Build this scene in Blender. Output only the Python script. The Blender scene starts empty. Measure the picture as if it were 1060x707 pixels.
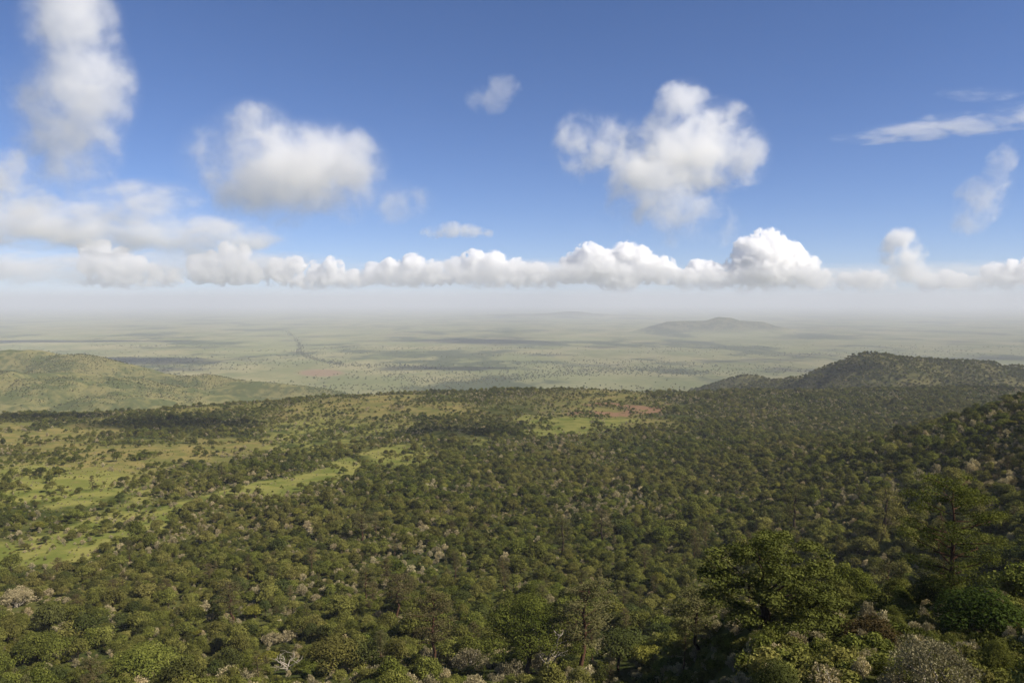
import bpy, bmesh, math, random, time
import numpy as np
from mathutils import Vector, noise as mnoise

T0 = time.time()
random.seed(7)
RNG = np.random.default_rng(11)
scene = bpy.context.scene
COL = scene.collection
R = math.radians

# ------------------------------------------------------------------ camera
ZC = 522.0                       # eye height above the valley plain (plain is z = 0)
F = 28.0 / 36.0 * 1060           # focal length in photo pixels
HOR = 312.0                      # photo row of the true horizon
PITCH = math.atan((353.5 - HOR) / F)
cam_d = bpy.data.cameras.new('camera')
cam_d.lens = 28.0
cam_d.sensor_width = 36.0
cam_d.clip_start = 0.5
cam_d.clip_end = 600000.0
cam = bpy.data.objects.new('camera', cam_d)
COL.objects.link(cam)
cam.location = (0, 0, ZC)
cam.rotation_euler = (math.pi / 2 - PITCH, 0, 0)
scene.camera = cam

CP, SP = math.cos(PITCH), math.sin(PITCH)


def ray(px, py):
    """Direction (per unit of forward distance) of a photo pixel."""
    u = (px - 530.0) / F
    v = (353.5 - py) / F
    f = CP + v * SP
    return u / f, (v * CP - SP) / f


def at(px, py, D):
    u, w = ray(px, py)
    return Vector((u * D, D, ZC + w * D))


def project(x, y, z):
    """World points (arrays) to photo pixels."""
    dz = z - ZC
    depth = y * CP - dz * SP
    up = dz * CP + y * SP
    depth = np.where(depth < 0.1, 0.1, depth)
    return 530 + F * x / depth, 353.5 - F * up / depth, depth


# ------------------------------------------------------------------ noise
_P = np.random.default_rng(3).random((256, 256)).astype(np.float64)


def vnoise(x, y):
    xi, yi = np.floor(x), np.floor(y)
    fx, fy = x - xi, y - yi
    fx = fx * fx * fx * (fx * (fx * 6 - 15) + 10)
    fy = fy * fy * fy * (fy * (fy * 6 - 15) + 10)
    a, b = xi.astype(np.int64) & 255, yi.astype(np.int64) & 255
    a1, b1 = (a + 1) & 255, (b + 1) & 255
    return (_P[a, b] * (1 - fx) + _P[a1, b] * fx) * (1 - fy) + (_P[a, b1] * (1 - fx) + _P[a1, b1] * fx) * fy


def fbm(x, y, octaves=4, gain=0.5):
    s, a, t = 0.0, 1.0, 0.0
    for i in range(octaves):
        s = s + a * (vnoise(x + 37.7 * i, y - 19.3 * i) - 0.5) * 2
        t += a
        a *= gain
        x, y = x * 2.03 + y * 0.31, y * 2.03 - x * 0.31
    return s / t


def sstep(a, b, x):
    t = np.clip((x - a) / (b - a), 0, 1)
    return t * t * (3 - 2 * t)


# ------------------------------------------------------------------ terrain
PY = np.array([-9000, -6500, -2500, -800, -200, -40, -6, -1.5, 0.5, 4, 12, 40, 90, 165, 250, 380, 520, 680, 850, 1050, 1350, 1700, 1850, 2150, 2600, 3200, 4000, 200000.])
PZ = np.array([370, 340, 150, 60, 18, 4, -1.7, -1.8, -3.5, -8, -15, -31, -58, -82, -111, -134, -148, -158, -169, -179, -190, -197, -210, -275, -400, -490, -522, -522.])
_yy = np.arange(-9000, 6000, 1.0)
_zz = np.interp(_yy, PY, PZ)
_k = np.hanning(81); _k /= _k.sum()
_zs = np.convolve(np.pad(_zz, 40, mode='edge'), _k, 'valid')
_w = sstep(20, 160, _yy)
_zs = _zs * _w + _zz * (1 - _w)


def ridge(x, y, pts, slope, rnd):
    """Height of a rounded ridge along a polyline of (x, y, z)."""
    out = np.full_like(x, -1e9)
    for (x0, y0, z0), (x1, y1, z1) in zip(pts[:-1], pts[1:]):
        dx, dy = x1 - x0, y1 - y0
        t = np.clip(((x - x0) * dx + (y - y0) * dy) / (dx * dx + dy * dy), 0, 1)
        d = np.hypot(x - x0 - t * dx, y - y0 - t * dy)
        z = z0 + t * (z1 - z0) - slope * (np.sqrt(d * d + rnd * rnd) - rnd)
        out = np.maximum(out, z)
    return out


def P3(px, py, D):
    v = at(px, py, D)
    return (v.x, v.y, v.z - ZC)


HILL = [P3(700, 412, 2700), P3(800, 396, 2550), P3(850, 384, 2450), P3(882, 374, 2400), P3(907, 365, 2380), P3(935, 367, 2450), P3(1000, 372, 2520), P3(1060, 377, 2560), P3(1180, 380, 2500), P3(1500, 372, 2300)]
KNOLL = [P3(745, 399, 3050), P3(776, 389, 3000), P3(800, 396, 2950)]
LEFT1 = [P3(-400, 354, 3900), P3(-120, 361, 3700), P3(40, 365, 3600), P3(88, 369, 3500), P3(118, 377, 3450), P3(150, 384, 3400), P3(205, 390, 3350), P3(285, 398, 3250), P3(370, 409, 3200)]
LEFT2 = [P3(-300, 372, 3000), P3(-60, 380, 2900), P3(40, 388, 2800), P3(110, 400, 2700), P3(180, 420, 2600)]
MESA = [P3(652, 343.5, 13400), P3(676, 337, 13400), P3(692, 333, 13400), P3(736, 331.8, 13400), P3(743, 328, 13400), P3(755, 328.6, 13400), P3(763, 331.8, 13400), P3(788, 333, 13400), P3(812, 339, 13500), P3(836, 345, 13600)]
FARH = [P3(480, 327, 27000), P3(560, 324.5, 27000), P3(590, 322.5, 27000), P3(620, 325, 27000), P3(700, 328, 27000)]


def smax(a, b, k):
    h = np.clip(0.5 + 0.5 * (a - b) / k, 0, 1)
    return b * (1 - h) + a * h + k * h * (1 - h)


def terrain(x, y, parts=False):
    x = np.asarray(x, float); y = np.asarray(y, float)
    # the bench ends nearer on the left
    sh = np.where(x < 0, -0.42 * x, 0.0) * sstep(600, 1300, y)
    sh = sh + 90 * fbm(x / 420 + 9, y / 900, 3) * sstep(900, 1500, y)
    ye = y + np.clip(sh, -200, 700)
    z = np.interp(ye, _yy, _zs)
    z = z - 10 * sstep(0, -160, x) * sstep(40, 200, y) * (1 - sstep(300, 600, y))
    # spur that climbs on the right
    t = sstep(-55, 295, x - 95 - 0.16 * y)
    fade = 1 - sstep(430, 1050, y)
    z = z + (113 * t + 0.25 * np.maximum(x - 420 - 0.16 * y, 0)) * fade * sstep(60, 300, y)
    # steep shoulder of the escarpment beside the viewpoint
    z = z + 150 * np.exp(-((x - 360) / 105) ** 2 / 2 - ((y - 20) / 150) ** 2 / 2) * sstep(15, 150, x)
    # near spur on the right that carries the tall trees
    zs_ = np.interp(y, [0, 4, 12, 25, 50, 75, 100, 115, 140, 200, 300, 420], [-3.5, -6, -10, -15.5, -26.5, -33.5, -39.3, -44, -57, -88, -121, -150.])
    ts = sstep(.10, .26, x / (np.abs(y) + 20)) * sstep(8, 40, y) * (1 - sstep(230, 420, y))
    z = z + np.maximum(zs_ - z, 0) * ts
    far = sstep(5000, 9000, np.hypot(x, y))
    bench = 1 - sstep(1900, 3000, y)
    near = sstep(10, 120, np.hypot(x, y))
    z = z + near * bench * (1 - .9 * ts) * (5.5 * fbm(x / 130, y / 130, 4) + 7 * fbm(x / 420 + 4, y / 420, 2) * sstep(300, 800, y))
    rough = 26 * fbm(x / 300 + 2, y / 300 + 8, 5) 
    gully = -30 * np.exp(-(fbm(x / 420 + 31, y / 520 + 7, 4) / .085) ** 2)
    plain = z
    rough = rough + gully * .8
    h1 = ridge(x, y, HILL, 0.50, 60) + rough * 0.75
    h2 = ridge(x, y, KNOLL, 0.40, 40) + rough * 0.5
    l1 = ridge(x, y, LEFT1, 0.36, 60) + rough * 1.1
    l2 = ridge(x, y, LEFT2, 0.24, 120) + rough * 1.4
    rough2 = 40 * fbm(x / 700 + 2, y / 700 + 8, 5)
    ms = ridge(x, y, MESA, 0.40, 40) + rough2 * 0.35
    fh = ridge(x, y, FARH, 0.16, 600) + rough2
    left = smax(l1, l2, 40)
    z = smax(h1, z, 25); z = smax(h2, z, 20); z = smax(left, z, 40); z = smax(ms, z, 12); z = smax(fh, z, 40)
    z = z + far * 3.0 * fbm(x / 3000, y / 3000, 3)
    if parts:
        return z + ZC, np.stack([plain, np.maximum(h1, h2), left, ms, fh])
    return z + ZC


def ground_at_px(px, py):
    """First ground point met by the ray of a photo pixel (px, py arrays)."""
    px = np.atleast_1d(np.asarray(px, float)); py = np.atleast_1d(np.asarray(py, float))
    u, w = ray(px, py)
    D = np.geomspace(20, 60000, 1600)
    X = u[:, None] * D; Y = np.broadcast_to(D, X.shape); Z = ZC + w[:, None] * D
    below = terrain(X, Y) >= Z
    i = np.argmax(below, axis=1)
    i = np.where(below.any(axis=1), i, len(D) - 1)
    d = D[i]
    return u * d, d


def sinhspace(a, b, n, s, c=0.0):
    lo, hi = math.asinh((a - c) / s), math.asinh((b - c) / s)
    return c + s * np.sinh(np.linspace(lo, hi, n))


def mesh_np(name, verts, faces, smooth=True, mat=None):
    me = bpy.data.meshes.new(name)
    verts = np.ascontiguousarray(verts, np.float32); faces = np.ascontiguousarray(faces, np.int32)
    k = faces.shape[1]
    me.vertices.add(len(verts)); me.vertices.foreach_set('co', verts.ravel())
    me.loops.add(faces.size); me.loops.foreach_set('vertex_index', faces.ravel())
    me.polygons.add(len(faces))
    me.polygons.foreach_set('loop_start', np.arange(0, faces.size, k, dtype=np.int32))
    me.polygons.foreach_set('use_smooth', np.full(len(faces), smooth, bool))
    me.update(calc_edges=True)
    if mat is not None:
        me.materials.append(mat)
    return me


def link(name, me, parent=None):
    o = bpy.data.objects.new(name, me)
    COL.objects.link(o)
    if parent is not None:
        o.parent = parent
    return o


def tag(o, label=None, cat=None, group=None, kind=None):
    if label: o['label'] = label
    if cat: o['category'] = cat
    if group: o['group'] = group
    if kind: o['kind'] = kind
    return o


# ------------------------------------------------------------------ node helpers
class NT:
    def __init__(self, tree):
        self.t = tree; self.n = tree.nodes; self.l = tree.links

    def node(self, typ, ins=None, **kw):
        nd = self.n.new(typ)
        for k, v in kw.items():
            setattr(nd, k, v)
        if ins:
            for k, v in ins.items():
                self.set(nd, k, v)
        return nd

    def set(self, nd, k, v):
        s = nd.inputs[k]
        if hasattr(v, 'is_output') or isinstance(v, bpy.types.NodeSocket):
            self.l.new(v, s)
        else:
            s.default_value = v

    def math(self, op, a, b=None, c=None, clamp=False):
        nd = self.n.new('ShaderNodeMath'); nd.operation = op; nd.use_clamp = clamp
        self.set(nd, 0, a)
        if b is not None: self.set(nd, 1, b)
        if c is not None: self.set(nd, 2, c)
        return nd.outputs[0]

    def vmath(self, op, a, b=None, out=0):
        nd = self.n.new('ShaderNodeVectorMath'); nd.operation = op
        self.set(nd, 0, a)
        if b is not None:
            self.set(nd, 'Scale' if op == 'SCALE' else 1, b)
        return nd.outputs['Value' if out == 'v' else 0]

    def noise(self, vec, scale, detail=3.0, rough=0.55, out='Fac', **kw):
        nd = self.n.new('ShaderNodeTexNoise')
        self.set(nd, 'Vector', vec); self.set(nd, 'Scale', scale); self.set(nd, 'Detail', detail); self.set(nd, 'Roughness', rough)
        for k, v in kw.items(): self.set(nd, k, v)
        return nd.outputs[out]

    def rng(self, v, a, b, c=0.0, d=1.0, smooth=True):
        nd = self.n.new('ShaderNodeMapRange')
        nd.interpolation_type = 'SMOOTHSTEP' if smooth else 'LINEAR'
        for i, q in enumerate((v, a, b, c, d)): self.set(nd, i, q)
        return nd.outputs[0]

    def mix(self, f, a, b, mode='MIX'):
        nd = self.n.new('ShaderNodeMix'); nd.data_type = 'RGBA'; nd.blend_type = mode
        self.set(nd, 0, f); self.set(nd, 6, a); self.set(nd, 7, b)
        return nd.outputs[2]


def new_mat(name):
    m = bpy.data.materials.new(name); m.use_nodes = True
    m.node_tree.nodes.clear()
    nt = NT(m.node_tree)
    out = nt.node('ShaderNodeOutputMaterial')
    return m, nt, out


def c4(r, g, b): return (r, g, b, 1.0)


# ------------------------------------------------------------------ sky, sun
SUN_AZ, SUN_EL = R(112.0), R(41.0)       # azimuth measured from the view direction towards the right
sun_dir = Vector((math.sin(SUN_AZ) * math.cos(SUN_EL), math.cos(SUN_AZ) * math.cos(SUN_EL), math.sin(SUN_EL)))
world = bpy.data.worlds.new('World'); scene.world = world; world.use_nodes = True
wt = NT(world.node_tree); wt.n.clear()
sky = wt.node('ShaderNodeTexSky', sky_type='NISHITA', sun_disc=False, sun_elevation=SUN_EL, sun_rotation=SUN_AZ,
              altitude=3800.0, air_density=1.0, dust_density=1.3, ozone_density=3.0)
hs = wt.node('ShaderNodeHueSaturation', {'Color': wt.mix(1.0, sky.outputs[0], c4(1.0, .97, 1.10), 'MULTIPLY'), 'Saturation': 1.10})
bg = wt.node('ShaderNodeBackground', {'Color': hs.outputs[0], 'Strength': 0.074})
wo = wt.node('ShaderNodeOutputWorld', {'Surface': bg.outputs[0]})
sd = bpy.data.lights.new('sun', 'SUN'); sd.energy = 4.8; sd.angle = R(0.55); sd.color = (1.0, 0.92, 0.79)
sun = bpy.data.objects.new('sun', sd); COL.objects.link(sun)
sun.rotation_euler = sun_dir.to_track_quat('Z', 'Y').to_euler()
sun.location = (0, -50, ZC + 60)

# ------------------------------------------------------------------ haze
HAZE_TOP = ZC + 385.0
m_haze, nt, out = new_mat('haze')
pv = nt.node('ShaderNodeVolumePrincipled', {'Color': c4(0.83, 0.87, 0.95), 'Density': 5.1e-5, 'Anisotropy': 0.0})
nt.l.new(pv.outputs[0], out.inputs['Volume'])
bm = bmesh.new(); bmesh.ops.create_cube(bm, size=1.0)
for v in bm.verts:
    v.co.x *= 270000; v.co.y = -9500 if v.co.y < 0 else 150000
    v.co.z = -30 if v.co.z < 0 else HAZE_TOP
me = bpy.data.meshes.new('haze'); bm.to_mesh(me); bm.free(); me.materials.append(m_haze)
haze = link('haze', me); tag(haze, kind='stuff')

# ------------------------------------------------------------------ vegetation: materials
def leaf_mat(name, dark, light, alt, trans=0.16, patch=0.006):
    m, nt, out = new_mat(name)
    at_ = nt.node('ShaderNodeAttribute', attribute_name='tone').outputs['Fac']
    oi = nt.node('ShaderNodeObjectInfo')
    rnd = oi.outputs['Random']
    pos = nt.node('ShaderNodeNewGeometry').outputs['Position']
    col = nt.mix(at_, c4(*dark), c4(*light))
    zone = nt.noise(pos, patch, 3.0, 0.6)
    f = nt.math('ADD', nt.math('MULTIPLY', nt.rng(zone, 0.40, 0.62), 0.35), nt.math('MULTIPLY', nt.math('POWER', rnd, 1.8), 0.6), clamp=True)
    col = nt.mix(f, col, nt.mix(at_, c4(*[q * 0.6 for q in alt]), c4(*alt)))
    hv = nt.node('ShaderNodeHueSaturation', {'Color': col, 'Value': nt.math('ADD', 0.72, nt.math('MULTIPLY', nt.math('FRACT', nt.math('MULTIPLY', rnd, 17.31)), 0.6))})
    d = nt.node('ShaderNodeBsdfDiffuse', {'Color': hv.outputs[0]})
    t = nt.node('ShaderNodeBsdfTranslucent', {'Color': nt.mix(1.0, hv.outputs[0], c4(1.0, 1.0, 0.55), 'MULTIPLY')})
    mx = nt.node('ShaderNodeMixShader', {0: trans, 1: d.outputs[0], 2: t.outputs[0]})
    nt.l.new(mx.outputs[0], out.inputs['Surface'])
    return m


def bark_mat(name, a, b):
    m, nt, out = new_mat(name)
    tc = nt.node('ShaderNodeTexCoord').outputs['Object']
    n = nt.noise(nt.vmath('MULTIPLY', tc, (3.0, 3.0, 0.7)), 1.6, 4.0, 0.65)
    d = nt.node('ShaderNodeBsdfDiffuse', {'Color': nt.mix(nt.rng(n, 0.35, 0.65), c4(*a), c4(*b))})
    nt.l.new(d.outputs[0], out.inputs['Surface'])
    return m


M = dict(
    round=leaf_mat('olive_leaves', (.040, .056, .010), (.165, .182, .034), (.220, .195, .058)),
    dark=leaf_mat('dark_leaves', (.026, .038, .012), (.082, .098, .026), (.105, .105, .032)),
    pale=leaf_mat('silver_leaves', (.150, .140, .075), (.48, .42, .25), (.42, .33, .18)),
    vivid=leaf_mat('vivid_leaves', (.036, .062, .011), (.100, .150, .026), (.11, .14, .03)),
    silver=leaf_mat('grey_green_leaves', (.060, .066, .034), (.230, .215, .130), (.27, .22, .13)),
    bright=leaf_mat('fresh_leaves', (.050, .070, .014), (.160, .180, .036), (.165, .170, .045)),
    feather=leaf_mat('feathery_leaves', (.052, .058, .020), (.140, .135, .052), (.160, .125, .060)),
    yellow=leaf_mat('yellowish_leaves', (.095, .098, .016), (.24, .22, .040), (.17, .165, .035)),
    rust=leaf_mat('rusty_leaves', (.044, .032, .014), (.110, .076, .032), (.08, .07, .02)),
    bark=bark_mat('brown_bark', (.035, .026, .018), (.085, .060, .040)),
    redbark=bark_mat('reddish_bark', (.050, .028, .018), (.12, .066, .042)),
    paleb=bark_mat('bleached_bark', (.22, .19, .15), (.48, .42, .34)),
)


# ------------------------------------------------------------------ vegetation: shapes
def leaves_np(rg, clumps, leaf, dens, updir=0.25, flat=0.6, solid=0.55, plume=0.0):
    """Quads spread through clumps [(centre, (rx,ry,rz), tone)]; returns verts, faces, tones."""
    Vs, Ts = [], []
    for c, r, tone in clumps:
        area = 4 * math.pi * ((r[0] * r[1]) ** 1.6 / 3 + (r[0] * r[2]) ** 1.6 / 3 + (r[1] * r[2]) ** 1.6 / 3) ** (1 / 1.6)
        n = max(8, int(area * dens / (leaf * leaf)))
        d = rg.normal(size=(n, 3)); d[:, 2] += 0.25
        d /= np.linalg.norm(d, axis=1)[:, None]
        rad = solid + (1 - solid) * rg.random(n) ** 0.6
        rad *= 1 + 0.18 * np.sin(d[:, 0] * 5 + tone * 40) * np.cos(d[:, 1] * 5 + d[:, 2] * 4)
        p = np.asarray(c) + d * np.asarray(r) * rad[:, None]
        nr = d * 0.8 + rg.normal(size=(n, 3)) * flat; nr[:, 2] += updir
        nr /= np.linalg.norm(nr, axis=1)[:, None]
        t = np.cross(nr, rg.normal(size=(n, 3))); t /= np.linalg.norm(t, axis=1)[:, None] + 1e-9
        if plume > 0:
            up = np.array([0, 0, 1.0]) + d * 0.5
            t = t * (1 - plume) + up * plume; t /= np.linalg.norm(t, axis=1)[:, None]
            nr = nr - t * (nr * t).sum(1)[:, None]; nr /= np.linalg.norm(nr, axis=1)[:, None] + 1e-9
        b = np.cross(nr, t)
        s = leaf * rg.uniform(0.6, 1.35, n)[:, None]
        asp = rg.uniform(0.5, 0.95, n)[:, None]
        k = rg.uniform(-0.25, 0.25, (n, 1))
        q = np.stack([p - t * s * .62, p + b * s * asp * .5 + t * s * k + nr * s * .10, p + t * s * .62, p - b * s * asp * .5 + t * s * k * .6 + nr * s * .10], 1)
        Vs.append(q.reshape(-1, 3))
        Ts.append(np.clip(tone + rg.normal(0, 0.17, n), 0, 1))
    v = np.concatenate(Vs); f = np.arange(len(v)).reshape(-1, 4)
    return v, f, np.concatenate(Ts)


def tube_np(pts, rad, sides=6):
    pts = np.asarray(pts, float); n = len(pts)
    V, Fc = [], []
    for i in range(n):
        d = pts[min(i + 1, n - 1)] - pts[max(i - 1, 0)]; d /= np.linalg.norm(d) + 1e-9
        a = np.cross(d, [0.3, 1, 0.1]); a /= np.linalg.norm(a) + 1e-9; b = np.cross(d, a)
        th = np.arange(sides) * 2 * math.pi / sides
        V.append(pts[i] + rad[i] * (np.cos(th)[:, None] * a + np.sin(th)[:, None] * b))
    for i in range(n - 1):
        for s in range(sides):
            Fc.append((i * sides + s, i * sides + (s + 1) % sides, (i + 1) * sides + (s + 1) % sides, (i + 1) * sides + s))
    return np.concatenate(V), np.array(Fc)


def limb(rg, a, b, r0, r1, wob=0.08, n=5):
    a, b = np.asarray(a, float), np.asarray(b, float); L = np.linalg.norm(b - a)
    t = np.linspace(0, 1, n)[:, None]
    p = a + (b - a) * t; p[1:-1] += rg.normal(0, wob * L, (n - 2, 3)) * [1, 1, .4]
    return tube_np(p, r0 + (r1 - r0) * t[:, 0])


def merge_np(parts):
    V, Fc, o = [], [], 0
    for v, f in parts:
        V.append(v); Fc.append(f + o); o += len(v)
    return np.concatenate(V), np.concatenate(Fc)


def shape_tree(kind, seed, fine=1.0):
    """Crown (verts, faces, tones) and trunk (verts, faces) of one tree, base at the origin."""
    rg = np.random.default_rng(seed); U = rg.uniform
    clumps, wood = [], []
    leaf = 0.34 * fine; dens = 0.75; up, flat, solid, plume = 0.2, 0.30, 0.6, 0.0
    if kind in ('round', 'dark', 'yellow'):
        h = U(6.2, 7.6); cr = U(3.0, 3.9); cz = h * (0.60 if kind != 'yellow' else .68); ch = h * (0.36 if kind != 'yellow' else .2)
        off = np.array([U(-.5, .5), U(-.5, .5)])
        n = 17
        for i in range(n):
            th = i * 2.4 + U(-.4, .4); q = math.sqrt((i + .5) / n)
            zz = cz + ch * (1 - q * q) * U(.35, .95) - ch * .55 * q * U(.2, 1)
            s = U(.95, 1.5)
            clumps.append(((off[0] + cr * q * .86 * math.cos(th), off[1] + cr * q * .86 * math.sin(th), zz), (s * 1.2, s * 1.2, s * .82), U(.15, .8)))
        clumps.append(((off[0], off[1], cz), (cr * .72, cr * .72, ch * .8), .12))
        fork = (U(-.2, .2), U(-.2, .2), h * .28)
        wood.append(limb(rg, (0, 0, -.6), fork, .24, .17))
        for c, r, t in clumps[::2]: wood.append(limb(rg, fork, c, .12, .03))
    elif kind == 'bush':
        h = U(2.6, 3.6); cr = U(1.9, 2.6)
        for i in range(13):
            th = i * 2.4 + U(-.4, .4); q = math.sqrt((i + .5) / 13)
            s = U(.7, 1.05)
            clumps.append(((cr * q * .8 * math.cos(th), cr * q * .8 * math.sin(th), h * (.72 - .45 * q * q) * U(.8, 1.1)), (s, s, s * .85), U(.2, .85)))
        clumps.append(((0, 0, h * .4), (cr * .75, cr * .75, h * .42), .2))
        for c, r, t in clumps[::3]: wood.append(limb(rg, (0, 0, -.4), c, .08, .02))
    elif kind == 'pale':
        h = U(3.8, 5.0); cr = U(1.9, 2.7); leaf = .27 * fine; plume = .55; dens = .62; solid = .35
        for i in range(19):
            th = i * 2.4 + U(-.5, .5); q = math.sqrt((i + .5) / 19)
            s = U(.45, .85); z = h * (.82 - .42 * q * q) * U(.82, 1.12)
            clumps.append(((cr * q * math.cos(th), cr * q * math.sin(th), z), (s, s, s * 1.05), U(.35, 1)))
        clumps.append(((0, 0, h * .42), (cr * .8, cr * .8, h * .32), .05))
        for c, r, t in clumps[::2]: wood.append(limb(rg, (U(-.2, .2), U(-.2, .2), -.4), c, .09, .025))
    elif kind == 'plume':
        h = U(3.4, 4.2); cr = 1.0; leaf = .22 * fine; plume = .8; dens = .75; solid = .2
        for i in range(12):
            th = i * 2.4; q = math.sqrt((i + .5) / 12); b = (cr * q * math.cos(th), cr * q * math.sin(th))
            hh = h * U(.7, 1.05) * (1 - .25 * q)
            for k in range(3):
                f = .45 + .27 * k
                clumps.append(((b[0] * (.6 + .5 * f), b[1] * (.6 + .5 * f), hh * f), (.34 - .06 * k, .34 - .06 * k, .55), U(.45, 1) * (.6 + .2 * k)))
            wood.append(limb(rg, (0, 0, -.3), (b[0], b[1], hh), .05, .015))
    elif kind in ('tall', 'trunked'):
        h = U(16, 19); leaf = .27 * fine; dens = .50 if kind == 'tall' else .42; solid = .15; flat = .7
        lean = np.array([U(-1, 1), U(-1, 1), 0]); tr = [(0, 0, -.8)]
        m = 7
        for i in range(1, m + 1):
            f = i / m; tr.append(tuple(lean * f + rg.normal(0, .22, 3) * [1, 1, 0] + [0, 0, h * .93 * f]))
        wood.append(tube_np(tr, np.linspace(.32, .05, m + 1), 7))
        lo = .20 if kind == 'tall' else .38
        nb = 34 if kind == 'tall' else 26
        for i in range(nb):
            f = lo + (1 - lo) * (i + U(0, 1)) / nb
            b = np.array([np.interp(f * .93, np.linspace(0, .93, m + 1), [q[j] for q in tr]) for j in range(3)])
            L = (4.9 if kind == 'tall' else 3.1) * math.sin(math.pi * (.10 + .78 * ((f - lo) / (1 - lo)) ** (1.15 if kind == 'tall' else .9))) * U(.55, 1.1) + .5
            th = i * 2.4 + U(-.5, .5); e = b + np.array([math.cos(th) * L, math.sin(th) * L, L * U(.15, .6)])
            wood.append(limb(rg, b, e, .13 * (1.3 - f), .03))
            s = U(.8, 1.35)
            clumps.append((tuple(e), (s * 1.25, s * 1.25, s * .62), U(.2, .9)))
            mid = b * .45 + e * .55 + rg.normal(0, .3, 3)
            clumps.append((tuple(mid), (s * .9, s * .9, s * .5), U(.1, .7)))
        clumps.append(((tr[-1][0], tr[-1][1], h * .95), (1.1, 1.1, .9), .6))
    elif kind == 'broad':
        h = 15.5; leaf = .36 * fine; dens = .62; solid = .35
        fork = np.array([-.6, 0, 4.6]); wood.append(limb(rg, (0, 0, -1), fork, .75, .55, .04))
        heads = [(-5.2, .5, 11.6, 3.2), (-2.0, -1.0, 13.4, 3.4), (1.8, 1.2, 13.6, 3.2), (4.6, -.6, 11.2, 3.6), (6.4, .8, 8.2, 2.8), (-6.6, -.6, 9.0, 2.5), (.2, -3.6, 10.6, 3.0), (0, 3.8, 11.0, 3.0), (3.4, -3.2, 8.2, 2.6), (5.2, -2.0, 5.6, 2.5), (-3.4, -2.6, 8.6, 2.4), (7.2, .0, 5.0, 2.2), (2.4, -3.0, 4.6, 2.4), (-6.2, -.8, 6.4, 2.0), (.6, -1.0, 9.4, 3.0), (3.6, 1.5, 4.0, 2.4), (-4.4, -3.4, 4.6, 2.2), (-1.6, -4.4, 7.0, 2.4), (1.2, -4.6, 3.0, 2.0), (6.0, -2.6, 2.8, 2.0)]
        for x, y, z, s in heads:
            k = np.array([x, y, z])
            wood.append(limb(rg, fork if z > 8 else (0, 0, 2.5), k * [.7, .7, .85], .22, .09)); wood.append(limb(rg, k * [.7, .7, .85], k, .12, .05))
            tone0 = U(.3, .65)
            for i in range(13):
                d = rg.normal(size=3); d[2] = abs(d[2]) * .8 - .15; d /= np.linalg.norm(d)
                q = U(.75, 1.3)
                clumps.append((tuple(k + d * s * U(.55, .95)), (q * 1.25, q * 1.25, q * .62), np.clip(tone0 + U(-.3, .4), 0, 1)))
    elif kind == 'cedar':
        h = U(10, 13); leaf = .32 * fine; dens = .55; solid = .3
        wood.append(limb(rg, (0, 0, -.8), (0, 0, h * .95), .28, .04, .012, 7))
        for i in range(24):
            f = .2 + .78 * i / 24; th = i * 2.4; L = 2.6 * (1.12 - f) ** .75 * U(.6, 1.15)
            s = U(.65, 1.05)
            clumps.append(((L * math.cos(th), L * math.sin(th), h * f + U(-.3, .3)), (s, s, s * .75), U(.15, .85)))
        for c, r, t in clumps[::2]: wood.append(limb(rg, (0, 0, c[2] - .4), c, .07, .02))
    elif kind == 'dead':
        h = U(6.5, 8); leaf = .2 * fine; dens = .1
        fork = np.array([U(-.3, .3), U(-.3, .3), h * .3]); wood.append(limb(rg, (0, 0, -.6), fork, .2, .16))
        for i in range(7):
            th = i * 2.4 + U(-.4, .4); L = U(1.6, 3.2); e = np.array([math.cos(th) * L, math.sin(th) * L, h * U(.65, 1)])
            wood.append(limb(rg, fork, e, .13, .05))
            for j in range(4):
                b = fork + (e - fork) * U(.45, .95); e2 = b + rg.normal(0, 1, 3) * [.8, .8, .4] + [0, 0, .8]
                wood.append(limb(rg, b, e2, .06, .015, .1, 4))
            clumps.append((tuple(e), (.8, .8, .5), U(.2, .6)))
    return leaves_np(rg, clumps, leaf, dens, up, flat, solid, plume), merge_np(wood)


def set_tone(me, tones):
    a = me.attributes.new('tone', 'FLOAT', 'FACE'); a.data.foreach_set('value', tones.astype(np.float32))


PRETTY = dict(round='round_tree', dark='dark_tree', yellow='yellow_tree', bush='bush', pale='pale_shrub', plume='plume_shrub', tall='tall_tree', trunked='slender_tree', broad='broad_tree', cedar='cedar_tree', dead='bare_tree')
LEAF = dict(round='round', dark='dark', yellow='yellow', bush='round', pale='pale', plume='pale', tall='round', trunked='feather', broad='bright', cedar='feather', dead='feather')
BARK = dict(pale='paleb', plume='paleb', dead='paleb', trunked='redbark', tall='redbark')
_cache = {}


def tree_parts(kind, var, fine=1.0, leaf=None, bark=None):
    key = (kind, var, fine, leaf, bark)
    if key not in _cache:
        (v, f, t), (wv, wf) = shape_tree(kind, hash((len(kind), ord(kind[0]), ord(kind[1]))) % 1000 * 50 + var, fine)
        lm, bmt = M[leaf or LEAF[kind]], M[bark or BARK.get(kind, 'bark')]
        cr = mesh_np('crown', v, f, False, lm); set_tone(cr, t)
        tr = mesh_np('trunk', wv, wf, True, bmt)
        _cache[key] = (cr, tr, float(v[:, 2].max()), float(np.percentile(np.abs(v[:, 0]), 97)))
    return _cache[key]


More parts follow.
